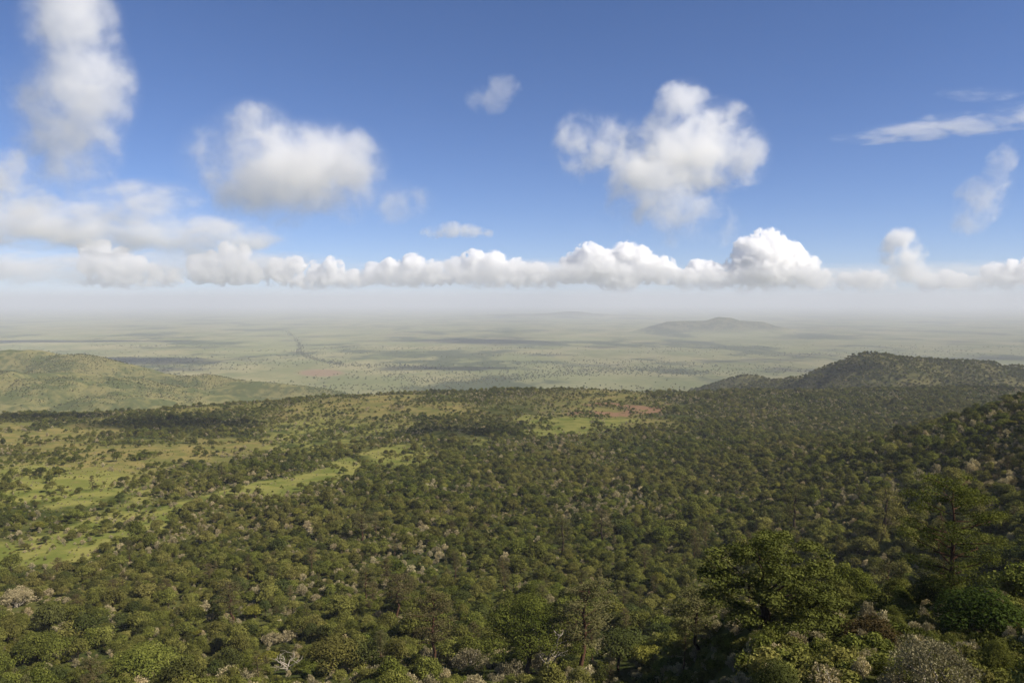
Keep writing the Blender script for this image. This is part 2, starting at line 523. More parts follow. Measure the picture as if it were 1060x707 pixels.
def proto_joined(kind, var, fine, leaf=None):
    (v, f, t), (wv, wf) = shape_tree(kind, 9000 + hash((ord(kind[0]), ord(kind[1]))) % 1000 * 50 + var, fine)
    me = mesh_np('woodland_' + PRETTY[kind], np.concatenate([v, wv]), np.concatenate([f, wf + len(v)]), False)
    me.materials.append(M[leaf or LEAF[kind]]); me.materials.append(M[BARK.get(kind, 'bark')])
    me.polygons.foreach_set('material_index', np.concatenate([np.zeros(len(f), np.int32), np.ones(len(wf), np.int32)]))
    set_tone(me, np.concatenate([t, np.full(len(wf), .5)]))
    return bpy.data.objects.new(me.name, me)          # geometry source only, never linked to the scene


def scatter(name, pts, kinds, scl, rot, protos, label=None):
    """ONE stuff object: the points carry plants by geometry nodes."""
    me = bpy.data.meshes.new(name)
    n = len(pts)
    me.vertices.add(n); me.vertices.foreach_set('co', np.ascontiguousarray(pts, np.float32).ravel())
    for nm, ty, arr in (('kind', 'INT', kinds.astype(np.int32)), ):
        a = me.attributes.new(nm, ty, 'POINT'); a.data.foreach_set('value', arr)
    rv = np.random.default_rng(n)
    sv = scl[:, None] * np.stack([rv.uniform(.75, 1.3, n), rv.uniform(.75, 1.3, n), rv.uniform(.72, 1.28, n)], 1)
    rr = np.stack([rv.normal(0, .10, n), rv.normal(0, .10, n), rot], 1)
    for nm, arr in (('scl', sv), ('rot', rr)):
        a = me.attributes.new(nm, 'FLOAT_VECTOR', 'POINT'); a.data.foreach_set('vector', np.ascontiguousarray(arr, np.float32).ravel())
    o = link(name, me); tag(o, label, kind='stuff')
    ng = bpy.data.node_groups.new(name, 'GeometryNodeTree')
    ng.interface.new_socket('Geometry', in_out='INPUT', socket_type='NodeSocketGeometry')
    ng.interface.new_socket('Geometry', in_out='OUTPUT', socket_type='NodeSocketGeometry')
    t = NT(ng)
    gi = t.node('NodeGroupInput'); go = t.node('NodeGroupOutput')
    k = t.node('GeometryNodeInputNamedAttribute', data_type='INT'); k.inputs[0].default_value = 'kind'
    s = t.node('GeometryNodeInputNamedAttribute', data_type='FLOAT_VECTOR'); s.inputs[0].default_value = 'scl'
    r = t.node('GeometryNodeInputNamedAttribute', data_type='FLOAT_VECTOR'); r.inputs[0].default_value = 'rot'
    jn = t.node('GeometryNodeJoinGeometry')
    for i, p in enumerate(protos):
        oi = t.node('GeometryNodeObjectInfo'); oi.inputs['Object'].default_value = p; oi.inputs['As Instance'].default_value = True
        cmpn = t.node('FunctionNodeCompare', data_type='INT', operation='EQUAL')
        ins = [q for q in cmpn.inputs if q.type == 'INT']
        t.l.new(k.outputs[0], ins[0]); ins[1].default_value = i
        ip = t.node('GeometryNodeInstanceOnPoints')
        t.l.new(gi.outputs[0], ip.inputs['Points']); t.l.new(oi.outputs['Geometry'], ip.inputs['Instance'])
        t.l.new(cmpn.outputs[0], ip.inputs['Selection'])
        t.l.new(r.outputs[0], ip.inputs['Rotation']); t.l.new(s.outputs[0], ip.inputs['Scale'])
        t.l.new(ip.outputs[0], jn.inputs[0])
    t.l.new(jn.outputs[0], go.inputs[0])
    md = o.modifiers.new('plants', 'NODES'); md.node_group = ng
    return o


# ------------------------------------------------------------------ vegetation: cover map of the bench
def seg_d(px, py, pts, yk):
    d = np.full(np.shape(px), 1e9)
    for (x0, y0), (x1, y1) in zip(pts[:-1], pts[1:]):
        dx, dy = x1 - x0, (y1 - y0) * yk
        t = np.clip(((px - x0) * dx + (py - y0) * yk * dy) / (dx * dx + dy * dy + 1e-9), 0, 1)
        d = np.minimum(d, np.hypot(px - x0 - t * dx, (py - y0) * yk - t * dy))
    return d


def cover(x, y, z):
    """Open grass, dry grass, red soil and thicket (0..1) on the ground."""
    px, py, _ = project(x, y, z)
    wx = 46 * fbm(x / 90, y / 130, 4); wy = 13 * fbm(x / 80 + 5, y / 120 + 5, 4)
    px = px + wx; py = py + wy
    on = (np.hypot(x, y) < 2300) & (y > 100)
    e = lambda cx, cy, rx, ry: np.clip(1.6 - np.hypot((px - cx) / rx, (py - cy) / ry) * 1.2, 0, 1)
    green = np.clip(1.5 - seg_d(px, py, [(-40, 600), (20, 588), (70, 572), (140, 543), (240, 512), (345, 484)], 2.2) / np.interp(px, [0, 120, 340], [60, 40, 15]), 0, 1)
    green = green - .95 * sstep(-.05, .32, fbm(x / 52 + 11, y / 85, 4))
    green = np.maximum.reduce([green, e(590, 440, 62, 11), e(400, 470, 60, 14) * .6, e(470, 455, 40, 8) * .5, e(60, 505, 130, 30) * .55, e(310, 460, 60, 12) * .4, e(330, 445, 110, 22) * .42])
    dry = np.maximum.reduce([e(150, 472, 130, 16) * .9, e(70, 490, 110, 18) * .8, e(40, 455, 90, 16) * .8, e(415, 426, 38, 8), e(600, 434, 46, 6) * .8, e(655, 425, 40, 5) * .5, e(240, 462, 60, 9) * .7, e(30, 440, 80, 12) * .7, (.50 + .5 * fbm(x / 120 + 8, y / 200, 3)) * sstep(950, 1250, y) * (1 - sstep(640, 740, px))])
    red = np.maximum(e(622, 420, 30, 2.6), e(652, 424, 26, 2.2))
    thick = np.maximum.reduce([e(180, 440, 85, 11), e(470, 446, 60, 11), e(60, 432, 70, 6) * .8, e(500, 410, 50, 4) * .7])
    return green * on, dry * on * (1 - thick), red * on, thick * on


# individually placed landmark plants: kind, photo foot, photo top row, photo width, leaf, bark, phrase
FEATS = [
    ('broad', 795, 656, 544, 138, None, None, 'broad spreading bright green tree', 'large broad bright green tree with spreading crown in front of the dark slope at right'),
    ('tall', 985, 640, 487, 96, 'round', 'redbark', 'tall open-crowned tree', 'tall dark tree with open layered crown and forked reddish trunk near the right edge'),
    ('bush', 1012, 655, 600, 82, 'vivid', None, 'vivid green bush', 'vivid green bushy shrub below the tall dark tree near the right edge'),
    ('pale', 965, 722, 652, 80, 'silver', None, 'big silvery shrub', 'big silvery grey shrub at the bottom edge near the bottom right corner'),
    ('plume', 852, 722, 682, 30, None, None, 'straw-coloured plume shrub', 'straw coloured upright plume shrub at the bottom edge right of the broad green tree'),
    ('plume', 922, 722, 692, 22, None, None, None, 'small straw coloured plume shrub between the silvery shrub and larger plume shrub'),
    ('trunked', 450, 697, 606, 46, None, 'redbark', 'slender brown-trunked tree', 'slender tree with bare reddish lower trunk and thin brownish crown left of bottom centre'),
    ('trunked', 603, 702, 595, 56, 'feather', 'redbark', 'forked bare-trunked tree', 'taller slender tree with dark forked bare trunk and grey green crown at bottom centre'),
    ('trunked', 722, 682, 604, 62, 'feather', 'bark', 'leaning grey-brown tree', 'small leaning tree with grey brown crown and pale bent trunk left of broad green tree'),
    ('round', 545, 700, 612, 84, 'round', None, 'large leafy green tree', 'large leafy green tree between the two slender bare trunked trees'),
    ('dead', 566, 704, 648, 40, None, 'paleb', 'white dead-branched tree', 'bare tree with bleached white branches in front of the large leafy green tree'),
    ('dark', 642, 694, 648, 44, None, None, 'black-green round tree', 'blackish green round tree right of the forked bare trunked tree'),
    ('cedar', 915, 560, 503, 44, 'round', None, 'upright tree on the right slope', 'upright bushy topped tree standing above the scrub on the right slope'),
    ('cedar', 822, 552, 504, 34, 'dark', None, 'dark conical tree', 'dark conical tree behind the broad bright green tree'),
    ('cedar', 582, 578, 532, 30, None, None, 'grey-green cedar', 'grey green cedar rising above the canopy at the middle of the picture'),
    ('cedar', 623, 560, 526, 28, None, None, None, 'smaller brownish cedar right of the grey green cedar at mid picture'),
    ('pale', 281, 669, 654, 22, None, None, 'white-flowering shrub', 'whitish shrub in the lower left woodland, the left one of a close pair'),
    ('pale', 297, 664, 651, 20, None, None, None, 'whitish shrub in the lower left woodland, the right one of a close pair'),
    ('yellow', 264, 640, 626, 32, None, None, 'flat yellow-topped tree', 'flat topped yellowish tree above the whitish shrub pair at lower left'),
    ('trunked', 240, 646, 600, 40, None, None, 'brown feathery tree', 'brown feathery crowned tree left of the flat yellowish tree'),
    ('dead', 297, 700, 676, 52, None, 'paleb', 'bare-limbed tree', 'bare limbed pale tree by the bottom edge at lower left'),
    ('pale', 488, 694, 668, 34, 'silver', None, 'grey bottom shrub', 'grey leafed shrub between the slender brown trunked tree and large leafy green tree'),
    ('pale', 18, 628, 606, 30, None, None, 'beige shrub at the clearing', 'beige flowering shrub below the green clearing at the left edge'),
    ('bush', 905, 668, 636, 54, 'rust', None, 'rusty brown bush', 'rusty brown bush between the broad green tree and the tall dark tree'),
    ('round', 40, 690, 652, 52, None, None, 'large olive tree', 'large olive green round tree near the bottom left corner'),
    ('round', 150, 704, 664, 56, None, None, 'big rounded tree at bottom left', 'big rounded olive tree at the bottom edge left of the bare limbed tree'),
    ('round', 345, 700, 658, 50, None, None, 'rounded tree below centre left', 'rounded olive tree between the bare limbed tree and the slender brown trunked tree'),
    ('trunked', 410, 640, 592, 44, None, None, 'hazy brown tree', 'hazy brown feathery tree above and left of the slender brown trunked tree'),
    ('trunked', 375, 560, 528, 28, None, None, None, 'small brown feathery tree high in the woodland left of centre'),
]

# ------------------------------------------------------------------ ground material
def ground_material(name, lowA, lowB):
    m, nt, out = new_mat(name)
    pos = nt.node('ShaderNodeNewGeometry').outputs['Position']
    att = lambda a: nt.node('ShaderNodeAttribute', attribute_name=a).outputs['Fac']
    sep = nt.node('ShaderNodeSeparateXYZ', {0: pos})
    n_s = nt.noise(pos, 0.55, 4, 0.65); n_m = nt.noise(pos, 0.035, 4, 0.6); n_l = nt.noise(pos, 0.006, 5, 0.62)
    # slopes and bench
    up = nt.mix(nt.rng(nt.math('ADD', n_m, nt.math('MULTIPLY', nt.math('SUBTRACT', n_l, .5), 1.2)), .35, .68), c4(*lowA), c4(*lowB))
    gr = nt.mix(nt.rng(n_m, .36, .66), c4(.092, .110, .023), c4(.180, .170, .048))
    gr = nt.mix(nt.rng(n_s, .45, .75, 0, .5), gr, c4(.145, .13, .045))
    dr = nt.mix(nt.rng(n_m, .38, .62), c4(.175, .142, .050), c4(.100, .102, .030))
    br = lambda a: nt.rng(nt.math('ADD', att(a), nt.math('MULTIPLY', nt.math('SUBTRACT', n_m, .5), .9)), .22, .55)
    up = nt.mix(br('dry'), up, dr)
    up = nt.mix(br('green'), up, gr)
    up = nt.mix(br('red'), up, c4(.19, .115, .065))
    # valley floor: grass, dry grass, bushland with painted cloud shade, field mosaic
    st = nt.vmath('MULTIPLY', pos, (1.0, .62, 1.0))
    p_l = nt.noise(st, .00042, 6, .62); p_m = nt.noise(nt.vmath('ADD', st, (900., 300., 0.)), .0016, 6, .66); p_b = nt.noise(nt.vmath('ADD', st, (5000., 1300., 0.)), .00075, 8, .70)
    p_f = nt.noise(st, .011, 4, .7)
    vo = nt.node('ShaderNodeTexVoronoi', {'Vector': nt.vmath('MULTIPLY', pos, (.0017, .0012, 0.0)), 'Scale': 1.0})
    vsep = nt.node('ShaderNodeSeparateColor', {0: vo.outputs['Color']})
    pl = nt.mix(nt.rng(p_m, .36, .64), c4(.110, .122, .042), c4(.215, .192, .090))
    pl = nt.mix(nt.math('MULTIPLY', nt.rng(p_l, .42, .62), .65), pl, c4(.165, .175, .072))
    pl = nt.mix(nt.math('MULTIPLY', nt.rng(vsep.outputs[0], .55, 1.0), nt.rng(p_l, .5, .7, 0, .55)), pl, c4(.085, .10, .035))
    pl = nt.mix(nt.math('MULTIPLY', nt.rng(p_b, .515, .585), .9), pl, c4(.042, .055, .022))  # dark bushland patches, with cloud shade put into the colour too
    pl = nt.mix(nt.math('MULTIPLY', nt.rng(p_f, .54, .70), .55), pl, c4(.05, .065, .025))
    pl = nt.mix(nt.rng(att('red'), .15, .7, 0, .7), pl, c4(.20, .115, .075))
    zz = nt.math('ADD', sep.outputs[2], nt.math('MULTIPLY', nt.math('SUBTRACT', n_l, .5), 90.0))
    col = nt.mix(nt.rng(zz, 15.0, 95.0), pl, up)
    bs = nt.node('ShaderNodeBsdfDiffuse', {'Color': col, 'Roughness': 0.6})
    nt.l.new(bs.outputs[0], out.inputs['Surface'])
    return m


m_ground = ground_material('savanna_ground', (.036, .044, .013), (.070, .072, .022))
m_hill = ground_material('scrub_hill_ground', (.050, .055, .020), (.150, .135, .052))
m_lefth = ground_material('grassy_hill_ground', (.070, .082, .028), (.165, .150, .058))
m_mesa = ground_material('mesa_ground', (.050, .060, .030), (.150, .140, .068))

# ------------------------------------------------------------------ ground mesh
gx = sinhspace(-134000, 134000, 760, 150.0, 60.0)
gy = sinhspace(-9000, 149000, 1000, 240.0, 120.0)
GX, GY = np.meshgrid(gx, gy)
GZ, GP = terrain(GX, GY, True)
GC = cover(GX, GY, GZ)
_px, _py, _ = project(GX, GY, GZ)
GR = np.clip(1.5 - np.hypot((_px - 332) / 26, (_py - 386) / 4.0) * 1.2, 0, 1) * (GY > 3000) * (GZ < 80)
GC = list(GC); GC[2] = np.maximum(GC[2], GR)
ny, nx = GX.shape
V = np.stack([GX.ravel(), GY.ravel(), GZ.ravel()], 1)
ii = np.arange(ny - 1)[:, None] * nx + np.arange(nx - 1)[None, :]
Q = np.stack([ii, ii + 1, ii + nx + 1, ii + nx], -1).reshape(-1, 4)
own_f = np.argmax(GP, 0)[:-1, :-1].ravel()
for k, nm, mt in ((0, 'ground', m_ground), (1, 'hill', m_hill), (2, 'hills', m_lefth), (3, 'mesa', m_mesa), (4, 'hill', m_mesa)):
    q = Q[own_f == k]
    if len(q) == 0: continue
    used, inv = np.unique(q, return_inverse=True)
    me = mesh_np(nm, V[used], inv.reshape(-1, 4), True, mt)
    for an, arr in zip(('green', 'dry', 'red'), GC):
        at_ = me.attributes.new(an, 'FLOAT', 'POINT'); at_.data.foreach_set('value', arr.ravel()[used].astype(np.float32))
    o = link(nm, me); tag(o, kind='structure')
print('terrain', round(time.time() - T0, 1))

# ------------------------------------------------------------------ vegetation: placing
def tz(x, y):
    return terrain(np.asarray(x, float), np.asarray(y, float))


def plant_thing(kind, var, x, y, z, sx, sz, rot, label, cat, group=None, leaf=None, bark=None, fine=1.0):
    cr, tr, h, w = tree_parts(kind, var, fine, leaf, bark)
    root = bpy.data.objects.new(PRETTY[kind], None)
    COL.objects.link(root)
    root.empty_display_size = 1.0
    root.location = (x, y, z); root.rotation_euler = (0, 0, rot); root.scale = (sx, sx, sz)
    tag(root, label, cat, group)
    link('trunk', tr, root); link('crown', cr, root)
    return root


CAT = dict(bush='bush', pale='shrub', plume='shrub')
GROUPS = dict(round='round crowned trees of the near woodland', dark='blackish green trees of the near woodland', yellow='flat yellowish trees of the near woodland',
              bush='bushes of the near woodland', pale='silvery shrubs of the near woodland', cedar='cedars of the near woodland', trunked='slender feathery trees of the near woodland')
WORD = dict(round='round olive green tree', dark='blackish green tree', yellow='flat yellowish tree', bush='low green bush', pale='pale silvery shrub', cedar='grey green cedar', trunked='thin feathery tree', plume='straw coloured shrub')
feats = []
for i, (kind, px, foot, top, wid, leaf, bark, phrase, label) in enumerate(FEATS):
    gx_, gy_ = ground_at_px(px, foot); x, y = float(gx_[0]), float(gy_[0]); z = float(tz(x, y))
    fine = 0.42 if y < 70 else (0.52 if y < 130 else 1.0)
    var = 40 + i
    hh = (foot - top) * y / F * 1.0
    cr, tr, h, w = tree_parts(kind, var, 1.0, leaf, bark)
    fine = round(max(.36, min(1.1, fine / (hh / h))), 2)
    cr, tr, h, w = tree_parts(kind, var, fine, leaf, bark)
    sz = hh / h; sx = (wid / 2 * y / F) / w
    sx = min(max(sx, .6 * sz), 1.7 * sz)
    feats.append((kind, px, foot, top, wid, y, phrase, x))
    plant_thing(kind, var, x, y, z - .1, sx, sz, 0.0 if kind == 'broad' else i * 1.3, label, CAT.get(kind, 'tree'), None, leaf, bark, fine)
    print('feat', kind, px, 'D', round(y), 'drop', round(ZC - z), 'h', round(hh, 1))

NOM = dict(round=(7.0, 3.6), dark=(7.0, 3.6), yellow=(6.5, 3.6), bush=(3.2, 2.4), pale=(4.6, 2.6), cedar=(12, 2.4), trunked=(17.5, 2.8))


def jitter_grid(x0, x1, y0, y1, s, rg):
    gx_, gy_ = np.meshgrid(np.arange(x0, x1, s), np.arange(y0, y1, s))
    return gx_.ravel() + rg.uniform(-.48, .48, gx_.size) * s, gy_.ravel() + rg.uniform(-.48, .48, gx_.size) * s


rg = np.random.default_rng(21)
X, Y = [], []
for y0, y1, s in ((25, 420, 4.3), (420, 900, 4.9), (900, 2000, 5.8)):
    a, b = jitter_grid(-.74 * y1 - 80, .74 * y1 + 80, y0, y1, s, rg)
    k = np.abs(a) < .74 * b + 70
    X.append(a[k]); Y.append(b[k])
X = np.concatenate(X); Y = np.concatenate(Y); Z = tz(X, Y)
_, own = terrain(X, Y, True)
bench = np.argmax(own, 0) == 0
PX, PYX, _ = project(X, Y, Z)
cg, cd, crd, cth = cover(X, Y, Z)
clump = fbm(X / 26, Y / 40, 3)
opn = np.maximum(np.maximum(cg * 1.05, cd), crd * 1.1)
prob = 0.93 - 0.93 * np.clip(opn * 1.2, 0, 1) + np.clip(opn, 0, 1) * sstep(-.06, .36, clump) * 0.72
prob = np.maximum(prob, cth * .97)
prob = prob - .6 * sstep(.12, .42, -fbm(X / 30 + 3, Y / 38, 3)) * (1 - cth)
keep = bench & (rg.random(len(X)) < prob) & (ZC - Z < 330)
X, Y, Z, PX, PYX, opn, cth = [q[keep] for q in (X, Y, Z, PX, PYX, opn, cth)]
n = len(X)
pn = fbm(X / 75 + 40, Y / 95, 4) + .35 * sstep(200, 420, X - .1 * Y) * (Y < 900)
r = rg.random(n)
KINDS = ['round', 'dark', 'pale', 'bush', 'cedar', 'yellow', 'trunked']
pp = np.stack([np.full(n, .58), np.full(n, .17) + .9 * (cth > .5), .11 + .85 * sstep(-.12, .36, pn), np.full(n, .20), np.full(n, .030), np.full(n, .012), np.full(n, .026)], 1)
pp[opn > .3, 3] *= 1.6; pp[:, 6] *= (Y < 500)
pp /= pp.sum(1)[:, None]
kidx = (r[:, None] > np.cumsum(pp, 1)).sum(1).clip(0, 6)
kidx = np.where((Y < 130) & (kidx == 2) & (rg.random(n) < .75), 3, kidx)
scl = (.46 + .62 * rg.random(n) ** 1.9 + .45 * (rg.random(n) > .93)) * (1 + .28 * fbm(X / 60 + 77, Y / 70, 3)) * np.where(opn > .3, .82, 1.0)
tallish = np.isin(kidx, [4, 6]); scl = np.where(tallish, scl * .8, scl)
hgt = np.array([NOM[k][0] for k in KINDS])[kidx] * scl
wdt = np.array([NOM[k][1] for k in KINDS])[kidx] * scl
TX, TY, _ = project(X, Y, Z + hgt)
PW = wdt * 2 * F / Y
# the steep slope below the viewpoint carries nothing that would tower into the view
lim = np.interp(TX, [0, 640, 720, 860, 1060], [672, 668, 640, 585, 500])
bad = ((Y < 165) & (TY < lim)) | (Y < 46)
for kind, px, foot, top, wid, D, phrase, fx in feats:
    big = 1.0 if kind in ('broad', 'tall', 'trunked', 'pale', 'bush') else .7
    bad |= (Y < D + 1) & (np.abs(TX - px) < (wid * .55 + PW * .42) * big) & (TY < foot - .16 * (foot - top)) & (Y > 8) & (Y > D * .3)
    bad |= np.hypot(X - fx, Y - D) < 2.6
ok = ~bad
X, Y, Z, PX, PYX, kidx, scl, TX, TY, PW, hgt = [q[ok] for q in (X, Y, Z, PX, PYX, kidx, scl, TX, TY, PW, hgt)]
rot = rg.uniform(0, 2 * math.pi, len(X))
# the largest in the photo become things of their own
inview = (TX > -8) & (TX < 1068) & (TY < 703) & (TY > 0)
order = np.argsort(np.where(inview, -hgt / Y, 0))
single = np.zeros(len(X), bool); single[order[:300]] = True
print('trees', len(X), 'single to D', Y[single].max())
marks = [(f[6], f[1], (f[2] + f[3]) / 2) for f in feats if f[6]]
ORD = ['closest', 'second closest', 'third closest', 'fourth closest', 'fifth closest', 'sixth closest', 'seventh closest', 'eighth closest', 'ninth closest', 'tenth closest', 'eleventh closest', 'twelfth closest']
buckets = {}
for i in np.where(single)[0]:
    cx_, cy_ = TX[i], (TY[i] + min(PYX[i], 707)) / 2
    j = int(np.argmin([math.hypot(cx_ - m[1], cy_ - m[2]) for m in marks])); m = marks[j]
    dx, dy = cx_ - m[1], cy_ - m[2]
    side = ('right of' if dx > 0 else 'left of') if abs(dx) > abs(dy) * 1.1 else ('behind' if dy < 0 else 'in front of')
    buckets.setdefault((KINDS[kidx[i]], j, side), []).append((math.hypot(dx, dy), i))
for (kind, j, side), lst in buckets.items():
    lst.sort()
    for q, (_, i) in enumerate(lst):
        lab = '%s %s the %s' % (WORD[kind], side, marks[j][0])
        if len(lst) > 1:
            lab = ORD[min(q, 11)] + ' ' + lab
        s = float(scl[i])
        s *= .8 if Y[i] < 100 else 1.0
        fn = .45 if Y[i] < 90 else (.7 if Y[i] < 140 else 1.0)
        plant_thing(kind, int(i) % 5, float(X[i]), float(Y[i]), float(Z[i]) - .1, s, s * float(rg.uniform(.75, 1.28)), float(rot[i]), lab, CAT.get(kind, 'tree'), GROUPS[kind], 'silver' if kind == 'pale' and Y[i] < 190 else None, fine=fn)
protos, pk = [], []
for k, cnt in (('round', 4), ('dark', 2), ('pale', 3), ('bush', 2), ('cedar', 1), ('yellow', 1), ('trunked', 1)):
    for v_ in range(cnt):
        protos.append(proto_joined(k, v_, 1.12)); pk.append(KINDS.index(k))
pk = np.array(pk)


def choose(kidx):
    out = np.zeros(len(kidx), int)
    for k in range(len(KINDS)):
        c = np.where(pk == k)[0]; s = kidx == k
        out[s] = c[rg.integers(0, len(c), s.sum())]
    return out


m = ~single
scatter('woodland', np.stack([X, Y, Z - .1], 1)[m], choose(kidx[m]), scl[m], rot[m], protos)

# low growth between the trees and dotted over the clearings
a, b = jitter_grid(-700, 760, 20, 900, 3.6, rg)
a2, b2 = jitter_grid(0, 130, 22, 150, 1.9, rg); a = np.concatenate([a, a2]); b = np.concatenate([b, b2])
k = (np.abs(a) < .74 * b + 60); a, b = a[k], b[k]
z = tz(a, b); cg, cd, crd, cth = cover(a, b, z); o_ = np.maximum(cg, cd)
k = rg.random(len(a)) < np.where(o_ > .3, .34 * sstep(-.3, .4, fbm(a / 18, b / 18, 2)) + .05, .6)
a, b, z, o_ = a[k], b[k], z[k], o_[k]
px, py, _ = project(a, b, z + 1.6)
k = ~((b < 165) & (py < np.interp(px, [0, 640, 720, 1060], [672, 668, 630, 560])))
a, b, z, o_ = a[k], b[k], z[k], o_[k]
ki = np.where(rg.random(len(a)) < np.where(o_ > .3, .5, .22), 2, 3)
sc = np.where(ki == 2, rg.uniform(.22, .45, len(a)), rg.uniform(.28, .6, len(a))) * np.where(o_ > .3, .75, 1)
scatter('undergrowth', np.stack([a, b, z - .05], 1), choose(ki), sc, rg.uniform(0, 6.28, len(a)), protos)

# scrub on the hills
a, b = jitter_grid(150, 2900, 2050, 3300, 8.5, rg)
k = np.abs(a) < .78 * b + 60; a, b = a[k], b[k]
z, own = terrain(a, b, True)
k = (np.argmax(own, 0) == 1) & (rg.random(len(a)) < .75 + .5 * fbm(a / 90, b / 90, 3)); a, b, z = a[k], b[k], z[k]
ki = rg.choice([0, 1, 3, 2], len(a), p=[.5, .22, .2, .08])
scatter('hill_scrub', np.stack([a, b, z - .2], 1), choose(ki), rg.uniform(.65, 1.25, len(a)), rg.uniform(0, 6.28, len(a)), protos)
n_h = len(a)
a, b = jitter_grid(-3300, 0, 1900, 4300, 8.5, rg)
k = np.abs(a) < .78 * b + 60; a, b = a[k], b[k]
z, own = terrain(a, b, True)
pr = sstep(-.15, .35, fbm(a / 330 + 3, b / 330, 5)) * .95 + .04
k = ((np.argmax(own, 0) == 2) | (z < ZC - 200)) & (rg.random(len(a)) < pr); a, b, z = a[k], b[k], z[k]
ki = rg.choice([0, 1, 3, 2], len(a), p=[.4, .1, .4, .1])
scatter('hill_scrub', np.stack([a, b, z - .2], 1), choose(ki), rg.uniform(.35, .75, len(a)), rg.uniform(0, 6.28, len(a)), protos)

# bushland on the valley floor: dark tree belts, a winding river line, loose dots
a, b = jitter_grid(-6500, 6500, 3300, 9500, 30, rg)
k = np.abs(a) < .72 * b; a, b = a[k], b[k]
z = tz(a, b); px, py, _ = project(a, b, z)
belt = sstep(.06, .34, fbm(a / 900 + 7, b / 520 + 2, 4))
rows = np.exp(-((py - (389 + 6 * np.sin(px / 60))) / 3.0) ** 2) * sstep(380, 430, px) * (1 - sstep(700, 760, px))
rows = rows + np.exp(-((py - 381 - 2 * np.sin(px / 35)) / 1.6) ** 2) * sstep(-20, 30, px - 340) * (1 - sstep(440, 480, px))
k = (rg.random(len(a)) < np.clip((.012 + .26 * belt * (1 - .5 * sstep(5000, 9000, b)) + .8 * rows), 0, 1)) & (z < 60)
a, b, z = a[k], b[k], z[k]
rp = []
for (x0, y0), (x1, y1) in zip([(296, 343), (305, 350), (312, 358), (309, 364), (318, 370), (338, 375), (356, 378)][:-1], [(305, 350), (312, 358), (309, 364), (318, 370), (338, 375), (356, 378), (400, 381)]):
    t = rg.random(90); rp.append(np.stack([x0 + (x1 - x0) * t + rg.normal(0, 1.6, 90), y0 + (y1 - y0) * t + rg.normal(0, .5, 90)], 1))
rp = np.concatenate(rp); ra, rb = ground_at_px(rp[:, 0], rp[:, 1]); rb = rb + rg.normal(0, 40, len(rb))
a = np.concatenate([a, ra]); b = np.concatenate([b, rb]); z = tz(a, b)
scatter('bushland', np.stack([a, b, z - .2], 1), choose(rg.choice([0, 1, 3], len(a), p=[.6, .3, .1])), rg.uniform(.9, 1.8, len(a)), rg.uniform(0, 6.28, len(a)), protos)
print('scatter done', round(time.time() - T0, 1), 'hill', n_h, 'plain', len(a))

# ------------------------------------------------------------------ clouds
def vnoise3(p):
    z = p[:, 2]
    a = np.floor(z); f = z - a
    f = f * f * (3 - 2 * f)
    return vnoise(p[:, 0] + 17.3 * a, p[:, 1] + 9.1 * a) * (1 - f) + vnoise(p[:, 0] + 17.3 * (a + 1), p[:, 1] + 9.1 * (a + 1)) * f


_ico = {}


def balls_mesh(balls, name):
    if not _ico:
        for sub in (2, 3):
            bm = bmesh.new(); bmesh.ops.create_icosphere(bm, subdivisions=sub, radius=1.0)
            bm.verts.ensure_lookup_table()
            _ico[sub] = (np.array([v.co[:] for v in bm.verts]), np.array([[v.index for v in f.verts] for f in bm.faces])); bm.free()
    big = max(max(r) for c, r in balls)
    parts = []
    for c, r in balls:
        v, f = _ico[3 if max(r) > big * .35 else 2]
        parts.append((v * np.array(r) + np.array(c), f))
    v, f = merge_np(parts)
    return mesh_np(name, v, f, False)


def blob_union(balls, voxel, name):
    """One closed mesh round a set of ellipsoids (centre, radii)."""
    me = balls_mesh(balls, name + '_source')
    o = bpy.data.objects.new(name + '_source', me); COL.objects.link(o)
    md = o.modifiers.new('r', 'REMESH'); md.mode = 'VOXEL'; md.voxel_size = voxel
    dg = bpy.context.evaluated_depsgraph_get()
    res = bpy.data.meshes.new_from_object(o.evaluated_get(dg))
    bpy.data.objects.remove(o); bpy.data.meshes.remove(me)
    res.name = name
    return res


def displaced(me, amps, seed):
    n = len(me.vertices)
    co = np.empty(n * 3, np.float32); me.vertices.foreach_get('co', co); co = co.reshape(-1, 3).astype(float)
    for size, amp in amps:
        nr = np.empty(n * 3, np.float32); me.vertex_normals.foreach_get('vector', nr); nr = nr.reshape(-1, 3)
        b = 1 - np.abs(vnoise3(co / size + seed) * 2 - 1) * 2        # billows
        co = co + nr * (b * amp)[:, None]
        me.vertices.foreach_set('co', co.astype(np.float32).ravel()); me.update()
    return me


def revoxel(me, voxel):
    o = bpy.data.objects.new('cloud_source', me); COL.objects.link(o)
    md = o.modifiers.new('r', 'REMESH'); md.mode = 'VOXEL'; md.voxel_size = voxel
    res = bpy.data.meshes.new_from_object(o.evaluated_get(bpy.context.evaluated_depsgraph_get()))
    bpy.data.objects.remove(o); bpy.data.meshes.remove(me); res.name = 'cloud'
    return res




